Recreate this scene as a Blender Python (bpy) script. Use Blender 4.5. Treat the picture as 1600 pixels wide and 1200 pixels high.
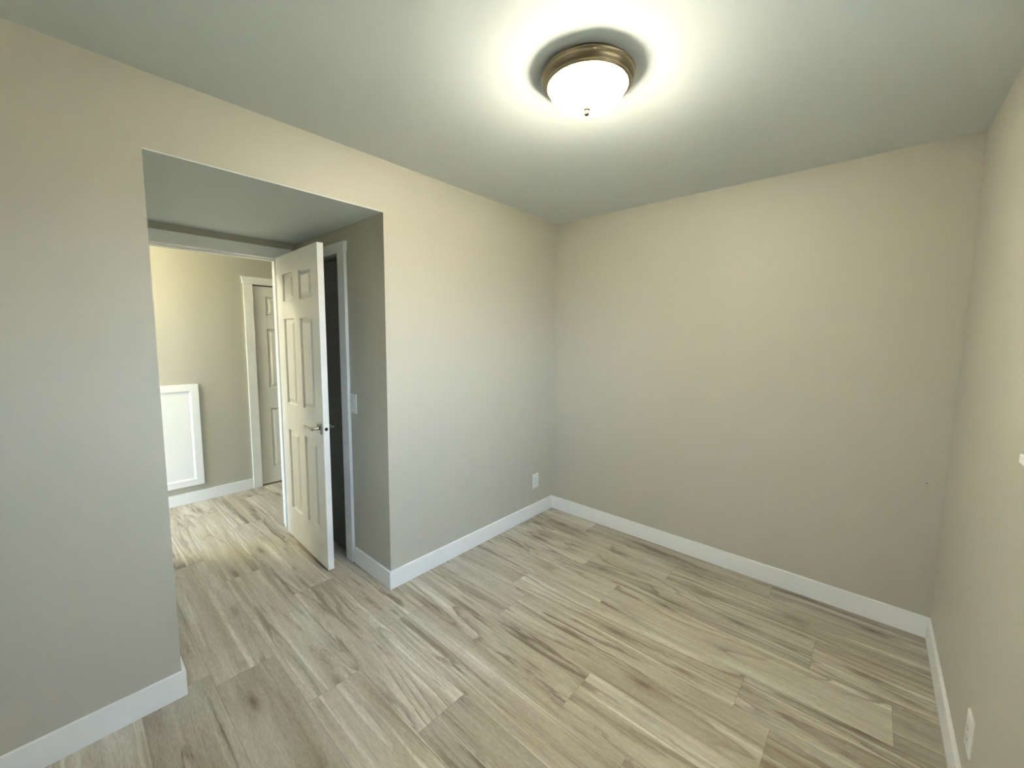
import bpy, bmesh, math, random
from mathutils import Vector, Matrix

for o in list(bpy.data.objects):
    bpy.data.objects.remove(o)
S = bpy.context.scene
C = S.collection
R_ = math.radians

# ------------------------------------------------------------------ camera
cam = bpy.data.cameras.new('camera')
cam.sensor_width = 36.0
cam.lens = 631.98 / 1600 * 36
cam.shift_x = -5.99 / 1600
cam.shift_y = -9.51 / 1600
cam.clip_start = 0.01
co = bpy.data.objects.new('camera', cam)
C.objects.link(co)
yaw, pitch, roll = 0.7221, -0.0978, 0.0101
F = Vector((-math.sin(yaw) * math.cos(pitch), math.cos(yaw) * math.cos(pitch), math.sin(pitch)))
Rt = Vector((math.cos(yaw), math.sin(yaw), 0))
U = Rt.cross(F)
R2 = math.cos(roll) * Rt + math.sin(roll) * U
U2 = -math.sin(roll) * Rt + math.cos(roll) * U
m = Matrix((R2, U2, -F)).transposed().to_4x4()
m.translation = Vector((2.0181, -2.7788, 1.4667))
co.matrix_world = m
S.camera = co

# ------------------------------------------------------------------ measures (metres)
H = 2.4          # ceiling
W = 2.3276       # room width
YR, YL = -1.574, -2.529   # alcove opening in the left wall
HS = 2.13        # alcove soffit
D = 1.216        # alcove depth
DW = 0.12        # wall thickness
DH = 2.375       # far hall wall
REAR = -3.45
HY0, HY1 = -4.4, 0.55     # hall ends
BH, BT = 0.108, 0.013     # baseboard
LAMP = (1.195, -1.478)

# ------------------------------------------------------------------ sky, lights, exposure
world = bpy.data.worlds.new('sky')
S.world = world
world.use_nodes = True
wn = world.node_tree
wn.nodes.clear()
wo = wn.nodes.new('ShaderNodeOutputWorld')
wb = wn.nodes.new('ShaderNodeBackground')
wtc = wn.nodes.new('ShaderNodeTexCoord')
wsp = wn.nodes.new('ShaderNodeSeparateXYZ')
wrp = wn.nodes.new('ShaderNodeValToRGB')       # ground below the horizon, paler sky above
el = wrp.color_ramp.elements
el[0].position, el[0].color = 0.48, (0.16, 0.17, 0.14, 1)
el[1].position, el[1].color = 0.52, (0.60, 0.79, 1.0, 1)
e = el.new(0.8)
e.color = (0.40, 0.63, 1.0, 1)
wmr = wn.nodes.new('ShaderNodeMapRange')
wmr.inputs['From Min'].default_value = -1
wn.links.new(wtc.outputs['Generated'], wsp.inputs[0])
wn.links.new(wsp.outputs[2], wmr.inputs['Value'])
wn.links.new(wmr.outputs[0], wrp.inputs[0])
wn.links.new(wrp.outputs[0], wb.inputs['Color'])
wb.inputs['Strength'].default_value = 7.4
wn.links.new(wb.outputs[0], wo.inputs[0])

S.view_settings.view_transform = 'Standard'
S.view_settings.look = 'None'
S.view_settings.gamma = 1.0
S.view_settings.use_curve_mapping = False
S.view_settings.exposure = 1.66

WIN = (-2.06, -1.175, 1.185, 2.06)    # window in the right wall: y0, y1, z0, z1
WIN2 = (0.72, 1.08, 0.75, 1.95)       # window in the rear wall: x0, x1, z0, z1

def portal(name, loc, rot, sx, sy):
    l = bpy.data.lights.new(name, 'AREA')
    l.shape = 'RECTANGLE'
    l.size, l.size_y = sx, sy
    l.cycles.is_portal = True
    o = bpy.data.objects.new(name, l)
    C.objects.link(o)
    o.location = loc
    o.rotation_euler = rot
    return o
portal('window_portal', (W + 0.10, (WIN[0] + WIN[1]) / 2, (WIN[2] + WIN[3]) / 2), (R_(90), 0, R_(90)), WIN[1] - WIN[0], WIN[3] - WIN[2])
WIN3 = (-2.28, -1.42, 0.25, 2.05)    # unseen window added at the hall's end to bring in daylight
portal('window_portal', ((WIN3[0] + WIN3[1]) / 2, HY0 - 0.10, (WIN3[2] + WIN3[3]) / 2), (R_(90), 0, 0), WIN3[1] - WIN3[0], WIN3[3] - WIN3[2])
portal('window_portal', ((WIN2[0] + WIN2[1]) / 2, REAR - 0.10, (WIN2[2] + WIN2[3]) / 2), (R_(90), 0, 0), WIN2[1] - WIN2[0], WIN2[3] - WIN2[2])
HALL_LAMP_E = 98.0
ROOM_LAMP_E = 76.0
ROOM_BULB_W = 12.0

# ------------------------------------------------------------------ helpers
def bx(bm, x0, x1, y0, y1, z0, z1):
    vs = [bm.verts.new(p) for p in ((x0, y0, z0), (x1, y0, z0), (x1, y1, z0), (x0, y1, z0),
                                    (x0, y0, z1), (x1, y0, z1), (x1, y1, z1), (x0, y1, z1))]
    for f in ((0, 3, 2, 1), (4, 5, 6, 7), (0, 1, 5, 4), (1, 2, 6, 5), (2, 3, 7, 6), (3, 0, 4, 7)):
        bm.faces.new([vs[i] for i in f])

def boxes(*bs):
    bm = bmesh.new()
    for b in bs:
        bx(bm, *b)
    return bm

def prism(pts, axis, a, b):
    """extrude a polygon (two free coordinates) along axis from a to b"""
    bm = bmesh.new()
    def P(p, t):
        q = list(p)
        q.insert(axis, t)
        return q
    A = [bm.verts.new(P(p, a)) for p in pts]
    B = [bm.verts.new(P(p, b)) for p in pts]
    bm.faces.new(A)
    bm.faces.new(B[::-1])
    n = len(pts)
    for i in range(n):
        bm.faces.new((A[i], B[i], B[(i + 1) % n], A[(i + 1) % n]))
    bmesh.ops.recalc_face_normals(bm, faces=bm.faces)
    return bm

def lathe(prof, seg=96, cap=False):
    bm = bmesh.new()
    rings = []
    for r, z in prof:
        if r < 1e-6:
            rings.append([bm.verts.new((0, 0, z))])
        else:
            rings.append([bm.verts.new((r * math.cos(2 * math.pi * i / seg), r * math.sin(2 * math.pi * i / seg), z)) for i in range(seg)])
    for a, b in zip(rings, rings[1:]):
        for i in range(seg):
            j = (i + 1) % seg
            if len(a) == 1:
                bm.faces.new((a[0], b[i], b[j]))
            elif len(b) == 1:
                bm.faces.new((a[i], a[j], b[0]))
            else:
                bm.faces.new((a[i], a[j], b[j], b[i]))
    bmesh.ops.recalc_face_normals(bm, faces=bm.faces)
    return bm

def obj(name, bm, m, parent=None, bevel=0, smooth=False):
    me = bpy.data.meshes.new(name)
    bm.to_mesh(me)
    bm.free()
    me.materials.append(m)
    o = bpy.data.objects.new(name, me)
    C.objects.link(o)
    if parent:
        o.parent = parent
    if smooth:
        for p in me.polygons:
            p.use_smooth = True
    if bevel:
        b = o.modifiers.new('bevel', 'BEVEL')
        b.width = bevel
        b.segments = 3
        b.limit_method = 'ANGLE'
        b.angle_limit = R_(50)
    return o

def struct(name, bm, m, label=None, cat=None, bevel=0):
    o = obj(name, bm, m, bevel=bevel)
    o['kind'] = 'structure'
    if label:
        o['label'] = label
        o['category'] = cat
    return o

def thing(name, label, cat, loc, rotz=0):
    o = bpy.data.objects.new(name, None)
    C.objects.link(o)
    o.location = loc
    o.rotation_euler = (0, 0, rotz)
    o.empty_display_size = 0.05
    o['label'] = label
    o['category'] = cat
    return o

# ------------------------------------------------------------------ materials
def mat(name, col, rough=0.5, metal=0.0, bump=None, spec=None, mottle=0.0):
    m = bpy.data.materials.new(name)
    m.use_nodes = True
    nt = m.node_tree
    p = nt.nodes['Principled BSDF']
    p.inputs['Base Color'].default_value = (*col, 1)
    p.inputs['Roughness'].default_value = rough
    p.inputs['Metallic'].default_value = metal
    if spec is not None:
        p.inputs['Specular IOR Level'].default_value = spec
    tc = nt.nodes.new('ShaderNodeTexCoord')
    n = nt.nodes.new('ShaderNodeTexNoise')
    nt.links.new(tc.outputs['Object'], n.inputs['Vector'])
    if bump:
        sc, st, dist = bump
        n.inputs['Scale'].default_value = sc
        n.inputs['Detail'].default_value = 3
        b = nt.nodes.new('ShaderNodeBump')
        b.inputs['Strength'].default_value = st
        b.inputs['Distance'].default_value = dist
        nt.links.new(n.outputs['Fac'], b.inputs['Height'])
        nt.links.new(b.outputs[0], p.inputs['Normal'])
    if mottle:
        n2 = nt.nodes.new('ShaderNodeTexNoise')
        n2.inputs['Scale'].default_value = 3.0
        n2.inputs['Detail'].default_value = 6
        nt.links.new(tc.outputs['Object'], n2.inputs['Vector'])
        mx = nt.nodes.new('ShaderNodeMix')
        mx.data_type = 'RGBA'
        mx.inputs[6].default_value = (*[c * (1 - mottle) for c in col], 1)
        mx.inputs[7].default_value = (*[min(1, c * (1 + mottle)) for c in col], 1)
        nt.links.new(n2.outputs['Fac'], mx.inputs[0])
        nt.links.new(mx.outputs[2], p.inputs['Base Color'])
    return m

WALL = mat('wall_paint', (0.505, 0.490, 0.412), 0.48, spec=0.4, bump=(260, 0.12, 0.002), mottle=0.01)
CEIL = mat('ceiling_paint', (0.68, 0.735, 0.73), 0.7, bump=(180, 0.12, 0.002), mottle=0.01)
TRIM = mat('white_trim_paint', (0.89, 0.90, 0.88), 0.35, bump=(30, 0.03, 0.002))
DOOR = mat('white_door_paint', (0.88, 0.885, 0.85), 0.38, bump=(60, 0.03, 0.002))
DARK = mat('dark_closet_panel', (0.15, 0.15, 0.125), 0.5, bump=(40, 0.05, 0.002))
PLAST = mat('white_plastic', (0.80, 0.80, 0.77), 0.3, bump=(50, 0.01, 0.001))
BRASS = mat('antique_brushed_bronze', (0.26, 0.21, 0.14), 0.33, 1.0, bump=(120, 0.03, 0.001))
NICK = mat('dark_nickel', (0.42, 0.38, 0.33), 0.25, 1.0, bump=(120, 0.02, 0.001))
FINM = mat('aged_bronze_finial', (0.045, 0.036, 0.022), 0.6, 0.0, spec=0.1, bump=(120, 0.03, 0.001))
BLACK = mat('black_hole', (0.01, 0.01, 0.012), 0.6)

def emis(name, col, strength, rim=None, clear=0.0):
    m = bpy.data.materials.new(name)
    m.use_nodes = True
    nt = m.node_tree
    p = nt.nodes['Principled BSDF']
    p.inputs['Base Color'].default_value = (0.9, 0.88, 0.8, 1)
    p.inputs['Roughness'].default_value = 0.25
    p.inputs['Emission Color'].default_value = (*col, 1)
    p.inputs['Emission Strength'].default_value = strength
    # alabaster: soft swirls of denser glass
    tc = nt.nodes.new('ShaderNodeTexCoord')
    n = nt.nodes.new('ShaderNodeTexNoise')
    n.inputs['Scale'].default_value = 9
    n.inputs['Detail'].default_value = 4
    n.inputs['Distortion'].default_value = 2.5
    nt.links.new(tc.outputs['Object'], n.inputs['Vector'])
    r = nt.nodes.new('ShaderNodeMapRange')
    r.inputs['To Min'].default_value = strength * 0.8
    r.inputs['To Max'].default_value = strength * 1.2
    nt.links.new(n.outputs['Fac'], r.inputs['Value'])
    if clear:
        # thin frosted glass that lets part of the bulb's light straight through
        tr = nt.nodes.new('ShaderNodeBsdfTransparent')
        tr.inputs[0].default_value = (1.0, 0.97, 0.90, 1)
        ms = nt.nodes.new('ShaderNodeMixShader')
        ms.inputs[0].default_value = clear
        out = nt.nodes['Material Output']
        nt.links.new(p.outputs[0], ms.inputs[1])
        nt.links.new(tr.outputs[0], ms.inputs[2])
        nt.links.new(ms.outputs[0], out.inputs[0])
    if rim:
        # the glow is lowered towards the rim, which softens the halo on the ceiling
        z0, z1, low = rim
        sp = nt.nodes.new('ShaderNodeSeparateXYZ')
        nt.links.new(tc.outputs['Object'], sp.inputs[0])
        g = nt.nodes.new('ShaderNodeMapRange')
        g.interpolation_type = 'SMOOTHSTEP'
        g.inputs['From Min'].default_value = z0
        g.inputs['From Max'].default_value = z1
        g.inputs['To Min'].default_value = 1.0
        g.inputs['To Max'].default_value = low
        nt.links.new(sp.outputs[2], g.inputs['Value'])
        mu = nt.nodes.new('ShaderNodeMath')
        mu.operation = 'MULTIPLY'
        nt.links.new(r.outputs[0], mu.inputs[0])
        nt.links.new(g.outputs[0], mu.inputs[1])
        nt.links.new(mu.outputs[0], p.inputs['Emission Strength'])
        return m
    nt.links.new(r.outputs[0], p.inputs['Emission Strength'])
    return m

def glass_mat():
    m = bpy.data.materials.new('window_glass')
    m.use_nodes = True
    nt = m.node_tree
    nt.nodes.clear()
    o = nt.nodes.new('ShaderNodeOutputMaterial')
    t = nt.nodes.new('ShaderNodeBsdfTransparent')
    g = nt.nodes.new('ShaderNodeBsdfGlossy')
    g.inputs['Roughness'].default_value = 0.02
    mx = nt.nodes.new('ShaderNodeMixShader')
    fr = nt.nodes.new('ShaderNodeFresnel')
    fr.inputs['IOR'].default_value = 1.45
    nt.links.new(fr.outputs[0], mx.inputs[0])
    nt.links.new(t.outputs[0], mx.inputs[1])
    nt.links.new(g.outputs[0], mx.inputs[2])
    nt.links.new(mx.outputs[0], o.inputs[0])
    return m
GLASS = glass_mat()

def floor_mat():
    m = bpy.data.materials.new('vinyl_oak_planks')
    m.use_nodes = True
    nt = m.node_tree
    N, L = nt.nodes, nt.links
    p = N['Principled BSDF']
    def node(t, **k):
        n = N.new(t)
        for a, b in k.items():
            setattr(n, a, b)
        return n
    def math_(op, a, b=None, clamp=False):
        n = node('ShaderNodeMath', operation=op, use_clamp=clamp)
        for i, v in enumerate((a, b)):
            if v is None:
                continue
            if isinstance(v, (int, float)):
                n.inputs[i].default_value = v
            else:
                L.new(v, n.inputs[i])
        return n.outputs[0]
    def ramp(v, stops):
        n = node('ShaderNodeValToRGB')
        e = n.color_ramp.elements
        e[0].position, e[0].color = stops[0][0], (*stops[0][1], 1)
        e[1].position, e[1].color = stops[-1][0], (*stops[-1][1], 1)
        for s, c in stops[1:-1]:
            x = e.new(s)
            x.color = (*c, 1)
        L.new(v, n.inputs[0])
        return n.outputs[0]
    def mixc(f, a, b, mode='MIX'):
        n = node('ShaderNodeMix', data_type='RGBA', blend_type=mode)
        for i, v in ((0, f), (6, a), (7, b)):
            if isinstance(v, (int, float)):
                n.inputs[i].default_value = v
            elif isinstance(v, tuple):
                n.inputs[i].default_value = (*v, 1)
            else:
                L.new(v, n.inputs[i])
        return n.outputs[2]
    tc = node('ShaderNodeTexCoord')
    tone = node('ShaderNodeAttribute', attribute_name='tone').outputs['Fac']
    off = node('ShaderNodeAttribute', attribute_name='off').outputs['Vector']
    add = node('ShaderNodeVectorMath', operation='ADD')
    L.new(tc.outputs['Object'], add.inputs[0])
    L.new(off, add.inputs[1])
    V = add.outputs[0]
    def noise(sx, sy, scale, detail, rough=0.55, dist=0.0):
        mp = node('ShaderNodeMapping')
        mp.inputs['Scale'].default_value = (sx, sy, 1)
        L.new(V, mp.inputs[0])
        n = node('ShaderNodeTexNoise')
        n.inputs['Scale'].default_value = scale
        n.inputs['Detail'].default_value = detail
        n.inputs['Roughness'].default_value = rough
        n.inputs['Distortion'].default_value = dist
        L.new(mp.outputs[0], n.inputs['Vector'])
        return n.outputs['Fac']
    broad = noise(0.40, 5.0, 1.7, 6, 0.6, 0.6)       # wide tonal bands
    streak = noise(0.55, 7.0, 2.2, 8, 0.66, 1.0)      # dark grain streaks
    light = noise(0.30, 12.0, 2.3, 5, 0.6, 0.5)       # pale streaks
    thin = noise(0.55, 26.0, 2.2, 7, 0.68, 0.5)       # thin lines
    fine = noise(14.0, 90.0, 2.5, 5, 0.75)            # fine pores
    blotch = noise(1.1, 4.5, 1.5, 6, 0.65, 0.8)
    area = noise(0.7, 1.8, 1.0, 3, 0.5, 0.3)          # where the grain is strong
    am = ramp(area, [(0.40, (0.22, 0.22, 0.22)), (0.60, (1, 1, 1))])
    # ring lines of flat-sawn boards
    ringn = noise(0.42, 3.4, 1.15, 2.2, 0.42, 0.35)
    warp = noise(2.0, 18.0, 2.0, 5, 0.6, 0.2)
    ring = math_('FRACT', math_('ADD', math_('MULTIPLY', ringn, 15.0), math_('MULTIPLY', warp, 0.55)))
    area2 = noise(0.5, 2.4, 1.3, 2, 0.5, 0.2)
    am2 = ramp(area2, [(0.48, (0.05, 0.05, 0.05)), (0.60, (0.85, 0.85, 0.85))])
    c = ramp(broad, [(0.30, (0.285, 0.245, 0.180)), (0.44, (0.375, 0.340, 0.265)), (0.56, (0.430, 0.400, 0.325)), (0.70, (0.530, 0.505, 0.430))])
    c = mixc(ramp(light, [(0.56, (0, 0, 0)), (0.66, (0.6, 0.6, 0.6))]), c, (0.66, 0.635, 0.55))
    wl = ramp(ring, [(0.35, (0, 0, 0)), (0.78, (0.40, 0.40, 0.40)), (0.94, (1, 1, 1)), (1.0, (0.1, 0.1, 0.1))])
    c = mixc(math_('MULTIPLY', wl, am2), c, (0.185, 0.145, 0.095))
    sk = ramp(streak, [(0.36, (0.9, 0.9, 0.9)), (0.412, (0.65, 0.65, 0.65)), (0.425, (0.25, 0.25, 0.25)), (0.51, (0, 0, 0))])
    c = mixc(math_('MULTIPLY', sk, am), c, (0.135, 0.102, 0.062))
    tk = ramp(thin, [(0.33, (0.7, 0.7, 0.7)), (0.40, (0.22, 0.22, 0.22)), (0.45, (0, 0, 0))])
    c = mixc(math_('MULTIPLY', tk, am), c, (0.20, 0.155, 0.10))
    c = mixc(math_('MULTIPLY', ramp(blotch, [(0.52, (0, 0, 0)), (0.68, (1, 1, 1))]), 0.40), c, (0.27, 0.225, 0.155))
    # knots
    mp = node('ShaderNodeMapping')
    mp.inputs['Scale'].default_value = (1.5, 6.0, 1)
    L.new(V, mp.inputs[0])
    vo = node('ShaderNodeTexVoronoi', feature='F1')
    vo.inputs['Scale'].default_value = 1.4
    dn = node('ShaderNodeVectorMath', operation='MULTIPLY_ADD')
    nn = node('ShaderNodeTexNoise')
    nn.inputs['Scale'].default_value = 6
    L.new(V, nn.inputs['Vector'])
    L.new(nn.outputs['Color'], dn.inputs[0])
    dn.inputs[1].default_value = (0.12, 0.12, 0)
    L.new(mp.outputs[0], dn.inputs[2])
    L.new(dn.outputs[0], vo.inputs['Vector'])
    c = mixc(ramp(vo.outputs['Distance'], [(0.03, (0.95, 0.95, 0.95)), (0.08, (0.65, 0.65, 0.65)), (0.18, (0.22, 0.22, 0.22)), (0.34, (0, 0, 0))]), c, (0.13, 0.10, 0.065))
    # fine pores
    c = mixc(1.0, c, ramp(fine, [(0.30, (0.76, 0.75, 0.73)), (0.65, (1.10, 1.10, 1.10))]), 'MULTIPLY')
    # plank tone
    tn = node('ShaderNodeCombineColor')
    for i in range(3):
        L.new(math_('MULTIPLY', tone, 1.27 + 0.03 * i), tn.inputs[i])
    c = mixc(1.0, c, tn.outputs[0], 'MULTIPLY')
    # seams from the plank's own coordinates
    uv = node('ShaderNodeUVMap', uv_map='plank')
    sp = node('ShaderNodeSeparateXYZ')
    L.new(uv.outputs[0], sp.inputs[0])
    at = node('ShaderNodeAttribute', attribute_name='plen').outputs['Fac']
    e1 = math_('MINIMUM', sp.outputs[1], math_('SUBTRACT', 0.2245, sp.outputs[1]))
    e2 = math_('MINIMUM', sp.outputs[0], math_('SUBTRACT', at, sp.outputs[0]))
    e = math_('MINIMUM', e1, e2)
    seam = math_('LESS_THAN', e, 0.0009)
    c = mixc(math_('MULTIPLY', seam, 0.45), c, (0.10, 0.08, 0.055))
    L.new(c, p.inputs['Base Color'])
    rr = node('ShaderNodeMapRange')
    rr.inputs['To Min'].default_value = 0.36
    rr.inputs['To Max'].default_value = 0.52
    L.new(streak, rr.inputs['Value'])
    L.new(rr.outputs[0], p.inputs['Roughness'])
    h = math_('ADD', math_('MULTIPLY', fine, 0.5), math_('MULTIPLY', seam, -1.5))
    b = node('ShaderNodeBump')
    b.inputs['Strength'].default_value = 0.25
    b.inputs['Distance'].default_value = 0.0008
    L.new(h, b.inputs['Height'])
    L.new(b.outputs[0], p.inputs['Normal'])
    return m

# ------------------------------------------------------------------ floor: planks laid along x
def build_floor():
    rnd = random.Random(11)
    PW, PL = 0.2245, 1.2065
    X0, X1, Y0, Y1 = -DH - 0.14, W + 0.13, HY0 - 0.13, HY1 + 0.13
    # joints seen in the photograph: row index (row 0 starts at y=-1.309, going towards +y) -> x of a joint
    joints = {-1: 1.185, -2: 0.262, -3: 0.851, -4: 0.418, -5: 0.05, -6: -0.038, 0: 0.62, 1: 0.492, 2: 2.178, 3: 0.70, 4: 1.16, 5: 0.461}
    # plank tones: (row, n) where n is 0 for the plank whose left end lies in x<0, 1 for the next one, and so on
    tones = {(-3, 1): 0.84, (-3, 0): 1.05, (1, 0): 0.84, (1, 1): 1.07, (1, 2): 0.92, (0, 0): 0.86, (0, 1): 1.03, (2, 1): 1.05, (2, 2): 0.78, (3, 1): 0.93,
             (-1, 0): 0.97, (-1, 1): 1.08, (-2, 0): 1.05, (-2, 1): 0.97, (4, 1): 0.92, (5, 2): 0.84, (5, 1): 0.90, (-4, 0): 1.04, (-4, 1): 1.03, (-6, 0): 0.82, (-5, 1): 0.88}
    verts, faces, tone, off, plen, uvs = [], [], [], [], [], []
    r0 = math.floor((Y0 + 1.309) / PW)
    r1 = math.ceil((Y1 + 1.309) / PW)
    for r in range(r0, r1):
        ya, yb = -1.309 + r * PW, -1.309 + (r + 1) * PW
        j = joints.get(r, rnd.uniform(0, PL))
        j0 = j - math.ceil((j - X0) / PL) * PL
        k = 0
        x = j0
        while x < X1:
            a, b = max(x, X0), min(x + PL, X1)
            cy, dy = max(ya, Y0), min(yb, Y1)
            if b > a and dy > cy:
                n = len(verts)
                verts += [(a, cy, 0), (b, cy, 0), (b, dy, 0), (a, dy, 0)]
                faces.append((n, n + 1, n + 2, n + 3))
                uvs += [(a - x, cy - ya), (b - x, cy - ya), (b - x, dy - ya), (a - x, dy - ya)]
                kk = round((x - (j if r in joints else 0)) / PL)
                idx = math.floor((x + PL * 0.5) / PL) + 0
                t = tones.get((r, math.floor((x + 0.02) / PL) + 1), rnd.uniform(0.93, 1.06))
                tone.append(t)
                off += [rnd.uniform(-40, 40), rnd.uniform(-40, 40), rnd.uniform(-5, 5)]
                plen.append(PL)
            x += PL
    me = bpy.data.meshes.new('floor')
    me.from_pydata(verts, [], faces)
    me.update()
    u = me.uv_layers.new(name='plank')
    for i, c in enumerate(uvs):
        u.data[i].uv = c
    a = me.attributes.new('tone', 'FLOAT', 'FACE')
    a.data.foreach_set('value', tone)
    a = me.attributes.new('off', 'FLOAT_VECTOR', 'FACE')
    a.data.foreach_set('vector', off)
    a = me.attributes.new('plen', 'FLOAT', 'FACE')
    a.data.foreach_set('value', plen)
    me.materials.append(floor_mat())
    o = bpy.data.objects.new('floor', me)
    C.objects.link(o)
    o['kind'] = 'structure'
    return o
build_floor()

# ------------------------------------------------------------------ room shell
XH = -D - DW      # hall side of the doorway wall
DO = (-2.452, -1.687, 2.014)     # bedroom doorway: y0, y1, head
CL = (-1.12, -0.515, 1.985)      # closet opening in the alcove's right wall: x0, x1, head
HD = (-1.532, -0.90, 1.940)      # hall door opening: y0, y1, head
struct('ceiling', boxes((-DH - 0.14, W + 0.13, HY0 - 0.13, HY1 + 0.13, H, H + 0.1)), CEIL)
struct('ceiling_alcove', boxes((-D, -0.0008, YL, YR, HS, HS + 0.005)), CEIL)
struct('wall_left', boxes((-DW, 0, REAR, YL, 0, H), (-DW, 0, YR, 0, 0, H), (-DW, 0, YL, YR, HS + 0.005, H)), WALL)
struct('wall_back', boxes((-DW, W + DW, 0, DW, 0, H)), WALL)
y0, y1, z0, z1 = WIN
struct('wall_right', boxes((W, W + DW, REAR, y0, 0, H), (W, W + DW, y1, 0, 0, H), (W, W + DW, y0, y1, 0, z0), (W, W + DW, y0, y1, z1, H)), WALL)
x0, x1, z0, z1 = WIN2
struct('wall_rear', boxes((-DW, x0, REAR - DW, REAR, 0, H), (x1, W + DW, REAR - DW, REAR, 0, H), (x0, x1, REAR - DW, REAR, 0, z0), (x0, x1, REAR - DW, REAR, z1, H)), WALL)
struct('wall_alcove_right', boxes((CL[1], -DW, YR, YR + 0.11, 0, H), (-D, CL[0], YR, YR + 0.11, 0, H), (CL[0], CL[1], YR, YR + 0.11, CL[2], H)), WALL)
struct('wall_alcove_left', boxes((-D, -DW, YL - 0.11, YL, 0, H)), WALL)
struct('wall_closet', boxes((-D, -DW, YR + 0.7, YR + 0.8, 0, H)), WALL)
struct('wall_doorway', boxes((XH, -D, HY0, DO[0] - 0.018, 0, H), (XH, -D, DO[1] + 0.018, HY1, 0, H), (XH, -D, DO[0] - 0.018, DO[1] + 0.018, DO[2] + 0.018, H)), WALL)
struct('wall_hall', boxes((-DH - 0.12, -DH, HY0, HD[0], 0, H), (-DH - 0.12, -DH, HD[1], HY1, 0, H), (-DH - 0.12, -DH, HD[0], HD[1], HD[2], H),
                          (-DH - 0.14, -DH - 0.12, HY0, HY1, 0, H)), WALL)
x0, x1, z0, z1 = WIN3
struct('wall_hall_end', boxes((-DH - 0.12, x0, HY0 - 0.12, HY0, 0, H), (x1, -D, HY0 - 0.12, HY0, 0, H), (x0, x1, HY0 - 0.12, HY0, 0, z0), (x0, x1, HY0 - 0.12, HY0, z1, H), (-DH - 0.12, -D, HY1, HY1 + 0.12, 0, H)), WALL)

# ------------------------------------------------------------------ baseboards
def base(name, pieces):
    """pieces: boxes; the board's top outer arris is eased"""
    return struct(name, boxes(*pieces), TRIM, bevel=0.0018)
base('baseboard_back', [(BT, W - BT, -BT, 0, 0, BH)])
base('baseboard_right', [(W - BT, W, REAR, 0, 0, BH)])
def mitred_base(name, path, closed=False):
    """board swept along a floor path; points are (inner, outer) pairs"""
    bm = bmesh.new()
    rows = []
    for (a, b) in path:
        rows.append([bm.verts.new((a[0], a[1], 0)), bm.verts.new((b[0], b[1], 0)), bm.verts.new((b[0], b[1], BH)), bm.verts.new((a[0], a[1], BH))])
    for r, s in zip(rows, rows[1:]):
        for i in range(4):
            j = (i + 1) % 4
            bm.faces.new((r[i], s[i], s[j], r[j]))
    bm.faces.new(rows[0])
    bm.faces.new(rows[-1][::-1])
    bmesh.ops.recalc_face_normals(bm, faces=bm.faces)
    return struct(name, bm, TRIM, bevel=0.0018)
mitred_base('baseboard_left', [((0, 0), (BT, 0)), ((0, YR), (BT, YR - BT)), ((-0.412, YR), (-0.412, YR - BT))])
mitred_base('baseboard_front', [((0, REAR), (BT, REAR)), ((0, YL), (BT, YL + BT)), ((-D + 0.02, YL), (-D + 0.02, YL + BT))])
base('baseboard_hall', [(-DH, -DH + BT, HY0, HD[0] - 0.074, 0, BH - 0.01)])
base('baseboard_hall_far', [(-DH, -DH + BT, HD[1] + 0.074, HY1, 0, BH - 0.01)])
base('baseboard_rear', [(BT, W - BT, REAR, REAR + BT, 0, BH)])

# ------------------------------------------------------------------ door casings
CT = 0.018
def head_profile(a0, a1, z0, z1, flare=0.02):
    """craftsman head board whose ends flare upwards"""
    return [(a0 - 0.006, z0), (a1 + 0.006, z0), (a1 + 0.006 + flare * 0.35, z1 - 0.012), (a1 + flare, z1), (a0 - flare, z1), (a0 - 0.006 - flare * 0.35, z1 - 0.012)]
def casing(name, axis, plane, out, o0, o1, head, w, hh, floor=0.0):
    """legs and head of a casing round the opening o0..o1; axis 0: the wall runs along x, 1: along y"""
    a, b = sorted((plane, plane + out * CT))
    bm = bmesh.new()
    for l, r in ((o0 - w, o0), (o1, o1 + w)):
        if axis == 0:
            bx(bm, l, r, a, b, floor, head)
        else:
            bx(bm, a, b, l, r, floor, head)
    a2, b2 = sorted((plane, plane + out * (CT + 0.004)))
    pb = prism(head_profile(o0 - w, o1 + w, head, head + hh), 1 if axis == 0 else 0, a2, b2)
    tmp = bpy.data.meshes.new('t')
    pb.to_mesh(tmp)
    pb.free()
    bm.from_mesh(tmp)
    bpy.data.meshes.remove(tmp)
    return struct(name, bm, TRIM, bevel=0.0015)
casing('trim_1', 1, -D, 1, DO[0], DO[1], DO[2] - 0.004, 0.066, 0.076)
casing('trim_2', 1, XH, -1, DO[0], DO[1], DO[2] - 0.004, 0.066, 0.076)
casing('trim_3', 0, YR, -1, CL[0], CL[1], CL[2] - 0.006, 0.088, 0.062)
casing('trim_4', 1, -DH, 1, HD[0], HD[1], HD[2] + 0.002, 0.074, 0.066)
# jambs lining the doorway, with stops
struct('trim_5', boxes((XH, -D, DO[0] - 0.018, DO[0], 0, DO[2]), (XH, -D, DO[1], DO[1] + 0.018, 0, DO[2]), (XH, -D, DO[0] - 0.018, DO[1] + 0.018, DO[2], DO[2] + 0.018),
                       (XH + 0.03, XH + 0.065, DO[0], DO[0] + 0.011, 0, DO[2] - 0.011), (XH + 0.03, XH + 0.065, DO[1] - 0.011, DO[1], 0, DO[2] - 0.011),
                       (XH + 0.03, XH + 0.065, DO[0], DO[1], DO[2] - 0.011, DO[2])), TRIM, bevel=0.001)

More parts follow.
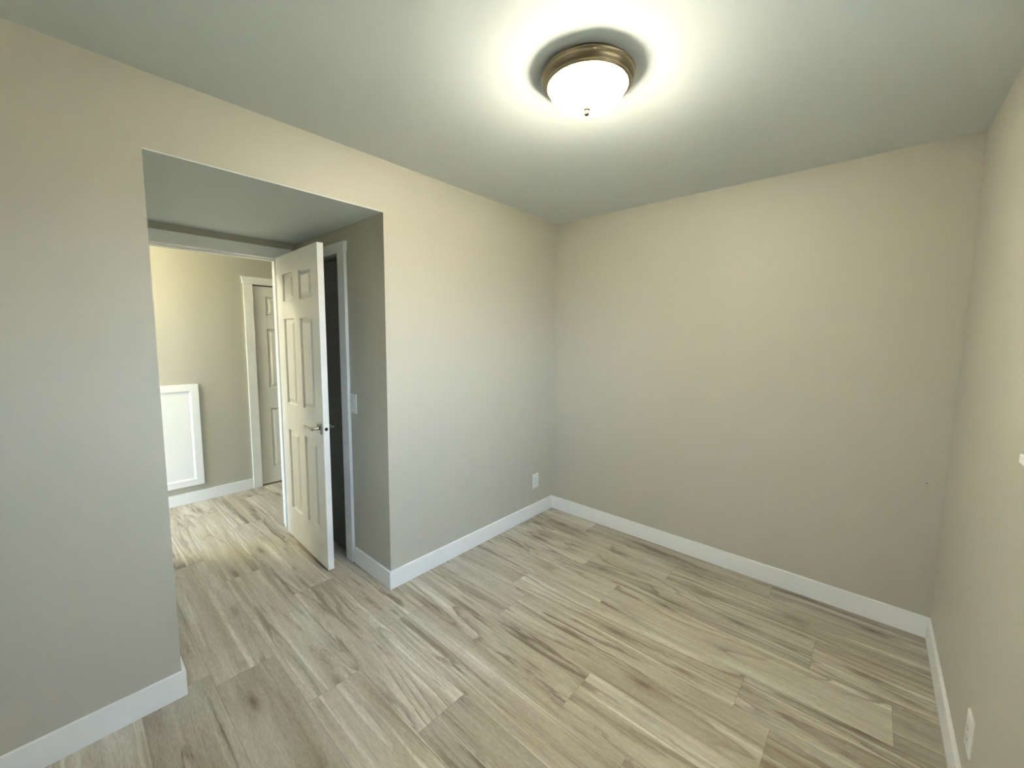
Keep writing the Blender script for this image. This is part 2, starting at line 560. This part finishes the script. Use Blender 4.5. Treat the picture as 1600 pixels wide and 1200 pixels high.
# ------------------------------------------------------------------ six-panel doors
def six_panel(bm, w, h, t, z0, panels, sides=(1, 1)):
    """leaf in local coordinates: x along the width, y thickness (front at y=0, back at y=t)"""
    xs = sorted({0, w, *[p[0] for p in panels], *[p[1] for p in panels]})
    zs = sorted({z0, h, *[p[2] for p in panels], *[p[3] for p in panels]})
    for side in (0, 1):
        def V(x, z, d):
            return bm.verts.new((x, d if side == 0 else t - d, z))
        for i in range(len(xs) - 1):
            for j in range(len(zs) - 1):
                a, b, c, d_ = xs[i], xs[i + 1], zs[j], zs[j + 1]
                if any(abs(a - p[0]) < 1e-6 and abs(b - p[1]) < 1e-6 and abs(c - p[2]) < 1e-6 and abs(d_ - p[3]) < 1e-6 for p in panels):
                    continue
                bm.faces.new([V(a, c, 0), V(b, c, 0), V(b, d_, 0), V(a, d_, 0)])
        for p in panels:
            prev = None
            for ins, dep in ((0, 0), (0.005, 0.012), (0.011, 0.0135), (0.037, 0.0015)):
                q = [V(p[0] + ins, p[2] + ins, dep), V(p[1] - ins, p[2] + ins, dep), V(p[1] - ins, p[3] - ins, dep), V(p[0] + ins, p[3] - ins, dep)]
                if prev:
                    for k in range(4):
                        bm.faces.new((prev[k], prev[(k + 1) % 4], q[(k + 1) % 4], q[k]))
                prev = q
            bm.faces.new(prev)
    for (a, b) in (((0, z0), (w, z0)), ((w, z0), (w, h)), ((w, h), (0, h)), ((0, h), (0, z0))):
        bm.faces.new([bm.verts.new((a[0], 0, a[1])), bm.verts.new((b[0], 0, b[1])), bm.verts.new((b[0], t, b[1])), bm.verts.new((a[0], t, a[1]))])
    bmesh.ops.remove_doubles(bm, verts=bm.verts, dist=1e-5)
    bmesh.ops.recalc_face_normals(bm, faces=bm.faces)

def panel_rows(w, rows, s=0.122, mid=0.105):
    c = w / 2
    return [(s, c - mid / 2, a, b) for a, b in rows] + [(c + mid / 2, w - s + 0.012, a, b) for a, b in rows]

LW, LH, LT = 0.7385, 2.009, 0.035
bm = bmesh.new()
rows = [(0.232, 0.811), (0.998, 1.584), (1.700, 1.884)]
six_panel(bm, LW, LH, LT, 0.010, panel_rows(LW, rows))
d1 = obj('door_1', bm, DOOR)
d1['kind'] = 'structure'
d1['label'] = 'open white six-panel bedroom door swung into the alcove, with lever handles'
d1['category'] = 'door'
d1.location = (-1.173, -1.720, 0)
d1.rotation_euler = (0, 0, -0.034)

def sweep(path, half_w, half_h):
    """rectangular bar swept along a path of points; half sizes per point (across, up)"""
    bm = bmesh.new()
    rows = []
    n = len(path)
    for i, p in enumerate(path):
        p = Vector(p)
        d = (Vector(path[min(i + 1, n - 1)]) - Vector(path[max(i - 1, 0)])).normalized()
        up = Vector((0, 0, 1))
        s = d.cross(up).normalized()
        a, b = half_w[i], half_h[i]
        rows.append([bm.verts.new(p + s * x * a + up * y * b) for x, y in ((-1, -.5), (-.5, -1), (.5, -1), (1, -.5), (1, .5), (.5, 1), (-.5, 1), (-1, .5))])
    for r, s in zip(rows, rows[1:]):
        for i in range(8):
            j = (i + 1) % 8
            bm.faces.new((r[i], s[i], s[j], r[j]))
    bm.faces.new(rows[0])
    bm.faces.new(rows[-1][::-1])
    bmesh.ops.recalc_face_normals(bm, faces=bm.faces)
    return bm

def lever_set(parent, u, z, face, sgn):
    """square rose and lever on the face y=face, pointing to the hinge side"""
    a, b = sorted((face, face + sgn * 0.008))
    rose = obj('door_handle', boxes((u - 0.031, u + 0.031, a, b, z - 0.033, z + 0.033)), NICK, parent, bevel=0.003)
    nb = lathe([(0.0, 0.0), (0.011, 0.0), (0.010, 0.012), (0.009, 0.040), (0.0, 0.040)], 24)
    bmesh.ops.rotate(nb, verts=nb.verts, matrix=Matrix.Rotation(R_(90) if sgn < 0 else R_(-90), 3, 'X'))
    bmesh.ops.translate(nb, verts=nb.verts, vec=(u, face + sgn * 0.006, z))
    obj('lever_neck', nb, NICK, rose, smooth=False)
    y = face + sgn * 0.046
    path = [(u + 0.012, y, z), (u - 0.01, y, z), (u - 0.05, y, z), (u - 0.078, y, z), (u - 0.105, y + sgn * 0.001, z), (u - 0.125, y + sgn * 0.001, z)]
    obj('lever', sweep(path, [0.007, 0.0085, 0.006, 0.005, 0.0045, 0.004], [0.007, 0.0085, 0.0085, 0.0095, 0.0105, 0.0105]), NICK, rose, bevel=0.001)
    return rose
lever_set(d1, 0.682, 0.905, 0.0, -1)
lever_set(d1, 0.682, 0.905, LT, 1)
lb = lathe([(0.0, 0.0015), (0.0095, 0.0015), (0.0105, 0.0), (0.0105, -0.004), (0.0, -0.004)], 32)
bmesh.ops.rotate(lb, verts=lb.verts, matrix=Matrix.Rotation(R_(90), 3, 'Y'))
bmesh.ops.translate(lb, verts=lb.verts, vec=(LW, LT / 2, 0.905))
lt = obj('latch_hole', lb, BLACK, d1)
lt['label'] = 'round black latch bore in the door edge'
for hz in (0.22, 1.0, 1.80):
    hb = lathe([(0.0, 0.0), (0.006, 0.0), (0.006, 0.089), (0.0, 0.089)], 16)
    bmesh.ops.translate(hb, verts=hb.verts, vec=(-0.0075, LT + 0.0, hz - 0.045))
    obj('hinge', hb, NICK, d1)

# the hall's closed door
bm = bmesh.new()
HW = HD[1] - HD[0] - 0.006
six_panel(bm, HW, HD[2] - 0.008, 0.035, 0.012, panel_rows(HW, [(0.17, 0.76), (0.958, 1.531), (1.655, 1.838)], 0.105, 0.09))
d2 = obj('door_2', bm, DOOR)
d2['kind'] = 'structure'
d2['label'] = 'closed white six-panel door across the hall in a white casing'
d2['category'] = 'door'
# front of the leaf faces the room (+x)
d2.rotation_euler = (0, 0, R_(90))
d2.location = (-DH - 0.008, HD[0] + 0.003, 0)

# dark slab filling the closet opening inside the alcove
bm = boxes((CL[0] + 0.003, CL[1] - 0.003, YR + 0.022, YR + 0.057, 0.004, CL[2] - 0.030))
d3 = obj('closet_panel', bm, DARK, bevel=0.002)
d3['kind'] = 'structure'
d3['label'] = 'dark panel filling a white-cased closet opening behind the open bedroom door'
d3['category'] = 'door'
struct('trim_6', boxes((CL[0] - 0.0, CL[0] + 0.002, YR, YR + 0.11, 0, CL[2]), (CL[1] - 0.002, CL[1], YR, YR + 0.11, 0, CL[2]), (CL[0], CL[1], YR, YR + 0.11, CL[2] - 0.006, CL[2])), TRIM)

# ------------------------------------------------------------------ windows behind the camera's edge of view
def window(name, axis, plane, depth_dir, a0, a1, z0, z1, label):
    """slider window set in the opening; axis 1: wall runs along y"""
    def B(a, b, d0, d1, c0, c1):
        d0, d1 = sorted((plane + depth_dir * d0, plane + depth_dir * d1))
        return (d0, d1, a, b, c0, c1) if axis == 1 else (a, b, d0, d1, c0, c1)
    f = 0.045
    mid = (a0 + a1) / 2
    e = 0.001
    fr = struct(name, boxes(B(a0 + e, a1 - e, 0.05, 0.11, z0 + e, z0 + f), B(a0 + e, a1 - e, 0.05, 0.11, z1 - f, z1 - e), B(a0 + e, a0 + f, 0.05, 0.11, z0 + f, z1 - f), B(a1 - f, a1 - e, 0.05, 0.11, z0 + f, z1 - f),
                            B(mid - 0.025, mid + 0.025, 0.05, 0.11, z0 + f, z1 - f)), TRIM)
    fr['label'] = label
    fr['category'] = 'window'
    for p, q in ((a0 + f, mid - 0.025), (mid + 0.025, a1 - f)):
        obj('window_pane', boxes(B(p, q, 0.078, 0.082, z0 + f, z1 - f)), GLASS, fr)
    s = obj('window_sill', boxes(B(a0 - 0.012, a1 + 0.012, -0.009, 0.0, z0 - 0.022, z0), B(a0 + e, a1 - e, 0.0, 0.05, z0 - 0.0, z0 + 0.003)), TRIM, fr, bevel=0.002)
    return fr
window('window_1', 1, W, 1, *WIN, 'white slider window with projecting sill in the right wall')
window('window_2', 0, REAR, -1, *WIN2, 'white slider window in the wall behind the viewer')

window('added_hall_window', 0, HY0, -1, *WIN3, 'unseen white slider window added at the end of the hall for daylight')

# ------------------------------------------------------------------ ceiling light
L1 = thing('ceiling_light', 'round flush-mount ceiling light with bronze ring and glowing white glass bowl', 'ceiling light', (LAMP[0], LAMP[1], H))
ring = [(0.0, -0.001), (0.146, -0.001), (0.146, -0.013), (0.160, -0.014), (0.1635, -0.016), (0.1645, -0.019), (0.1635, -0.022), (0.1605, -0.0235), (0.1615, -0.028), (0.160, -0.034), (0.155, -0.041),
        (0.1495, -0.045), (0.1480, -0.047), (0.1490, -0.050), (0.1475, -0.053), (0.143, -0.055), (0.138, -0.054), (0.136, -0.050), (0.136, -0.040), (0.0, -0.040)]
obj('metal_ring', lathe(ring, 128), BRASS, L1, smooth=True, bevel=0)
GLOW = emis('glowing_alabaster_glass', (1.0, 0.95, 0.82), ROOM_LAMP_E, (-0.122, -0.052, 0.22), 0.5)
bowl = []
for i in range(0, 25):
    t = i / 24 * math.pi / 2
    bowl.append((0.1345 * math.cos(t) ** 0.85 if i < 24 else 0.0, -0.046 - 0.078 * math.sin(t)))
obj('glass_bowl', lathe(bowl, 96), GLOW, L1, smooth=True)
fin = [(0.0, -0.1215), (0.0125, -0.1225), (0.0135, -0.127), (0.008, -0.129), (0.010, -0.134), (0.0115, -0.139), (0.0085, -0.144), (0.0, -0.1465)]
obj('finial', lathe(fin, 32), FINM, L1, smooth=True)

bl = bpy.data.lights.new('light_bulb', 'POINT')
bl.energy = ROOM_BULB_W
bl.color = (1.0, 0.95, 0.82)
bl.shadow_soft_size = 0.035
bo = bpy.data.objects.new('light_bulb', bl)
C.objects.link(bo)
bo.parent = L1
bo.location = (0, 0, -0.068)

# hall ceiling light (left of the doorway, out of sight)
L2 = thing('ceiling_light', 'round ceiling light out of sight in the hall, left of the doorway', 'ceiling light', (-1.85, -3.02, H))
obj('metal_ring', lathe([(0.0, -0.001), (0.12, -0.001), (0.12, -0.03), (0.10, -0.035), (0.0, -0.035)], 64), BRASS, L2, smooth=False)
obj('glass_bowl', lathe([(0.0995 * math.cos(i / 12 * math.pi / 2) if i < 12 else 0, -0.036 - 0.07 * math.sin(i / 12 * math.pi / 2)) for i in range(13)], 48), emis('glowing_hall_glass', (1.0, 0.89, 0.62), HALL_LAMP_E), L2, smooth=True)

# ------------------------------------------------------------------ access panel on the hall wall
def access_panel():
    y0, y1, z0, z1 = -2.62, -1.985, 0.156, 1.043
    fw = 0.056
    t = thing('access_panel', 'white framed access panel low on the hall wall, left of the hall door', 'access panel', (-DH, (y0 + y1) / 2, z0))
    yy0, yy1 = y0 - (y0 + y1) / 2, y1 - (y0 + y1) / 2
    h = z1 - z0
    def fr(T, prof):
        bm = bmesh.new()
        loops = []
        for ins, d in prof:
            loops.append([bm.verts.new((d, yy0 + ins, ins)), bm.verts.new((d, yy1 - ins, ins)), bm.verts.new((d, yy1 - ins, h - ins)), bm.verts.new((d, yy0 + ins, h - ins))])
        for a, b in zip(loops, loops[1:] + loops[:1]):
            for k in range(4):
                bm.faces.new((a[k], a[(k + 1) % 4], b[(k + 1) % 4], b[k]))
        bmesh.ops.recalc_face_normals(bm, faces=bm.faces)
        return bm
    obj('frame', fr(0, [(0, 0.0005), (0, 0.021), (0.002, 0.023), (fw - 0.002, 0.023), (fw, 0.021), (fw, 0.0005)]), TRIM, t)
    obj('panel', boxes((0.0005, 0.012, yy0 + fw + 0.0005, yy1 - fw - 0.0005, fw + 0.0005, h - fw - 0.0005)), TRIM, t)
    mi = fw + 0.0006
    obj('inner_moulding', fr(0, [(mi, 0.0121), (mi, 0.018), (mi + 0.003, 0.0175), (mi + 0.009, 0.0121)]), TRIM, t)
access_panel()

# ------------------------------------------------------------------ switch and outlets
def plate(name, label, cat, loc, rotz, kind):
    """wall plate whose back lies on y=0 and faces -y in local coordinates"""
    t = thing(name, label, cat, loc, rotz)
    w, h = 0.0365, 0.059
    bm = bmesh.new()
    prev = None
    for ins, y in ((0, 0), (0, -0.0035), (0.004, -0.006)):
        q = [bm.verts.new((a * (w - ins), y, b * (h - ins))) for a, b in ((-1, -1), (1, -1), (1, 1), (-1, 1))]
        if prev:
            for k in range(4):
                bm.faces.new((prev[k], prev[(k + 1) % 4], q[(k + 1) % 4], q[k]))
        prev = q
    # hole for the insert
    iw, ih = 0.0175, 0.0345
    q = [bm.verts.new((a * iw, -0.006, b * ih)) for a, b in ((-1, -1), (1, -1), (1, 1), (-1, 1))]
    for k in range(4):
        bm.faces.new((prev[k], prev[(k + 1) % 4], q[(k + 1) % 4], q[k]))
    q2 = [bm.verts.new((a * iw, -0.003, b * ih)) for a, b in ((-1, -1), (1, -1), (1, 1), (-1, 1))]
    for k in range(4):
        bm.faces.new((q[k], q[(k + 1) % 4], q2[(k + 1) % 4], q2[k]))
    bm.faces.new(q2)
    bmesh.ops.recalc_face_normals(bm, faces=bm.faces)
    obj('wall_plate', bm, PLAST, t)
    if kind == 'switch':
        rb = prism([(-0.0032, -0.0325), (-0.0062, -0.0325), (-0.0075, 0.0), (-0.0105, 0.0325), (-0.0032, 0.0325)], 0, -0.0162, 0.0162)
        obj('rocker', rb, PLAST, t, bevel=0.0006)
    else:
        r = obj('receptacle', boxes((-0.0165, 0.0165, -0.0075, -0.0032, -0.033, 0.033)), PLAST, t, bevel=0.0008)
        for s in (-1, 1):
            obj('socket_slots', boxes((-0.0075, -0.0055, -0.0078, -0.0072, s * 0.017 - 0.004, s * 0.017 + 0.005), (0.0055, 0.0075, -0.0078, -0.0072, s * 0.017 - 0.003, s * 0.017 + 0.004),
                                      (-0.002, 0.002, -0.0078, -0.0072, s * 0.017 - 0.0105, s * 0.017 - 0.0065)), BLACK, r)
    return t
plate('light_switch', 'white rocker light switch on the alcove wall beside the closet casing', 'light switch', (-0.385, YR, 1.051), 0, 'switch')
plate('power_outlet', 'white power outlet low on the left wall near the far corner', 'outlet', (0, -0.232, 0.298), R_(90), 'outlet')
plate('power_outlet', 'white power outlet low on the right wall at the lower right', 'outlet', (W, -0.995, 0.268), R_(-90), 'outlet')

# small nail left in the back wall
nb = lathe([(0.0, 0.0), (0.0012, 0.0), (0.0012, 0.006), (0.0028, 0.006), (0.0028, 0.0075), (0.0, 0.0075)], 16)
bmesh.ops.rotate(nb, verts=nb.verts, matrix=Matrix.Rotation(R_(90), 3, 'X'))
n = obj('nail', nb, NICK)
n.location = (2.262, 0, 0.781)
n['label'] = 'tiny nail head in the back wall near the right corner'
n['category'] = 'nail'
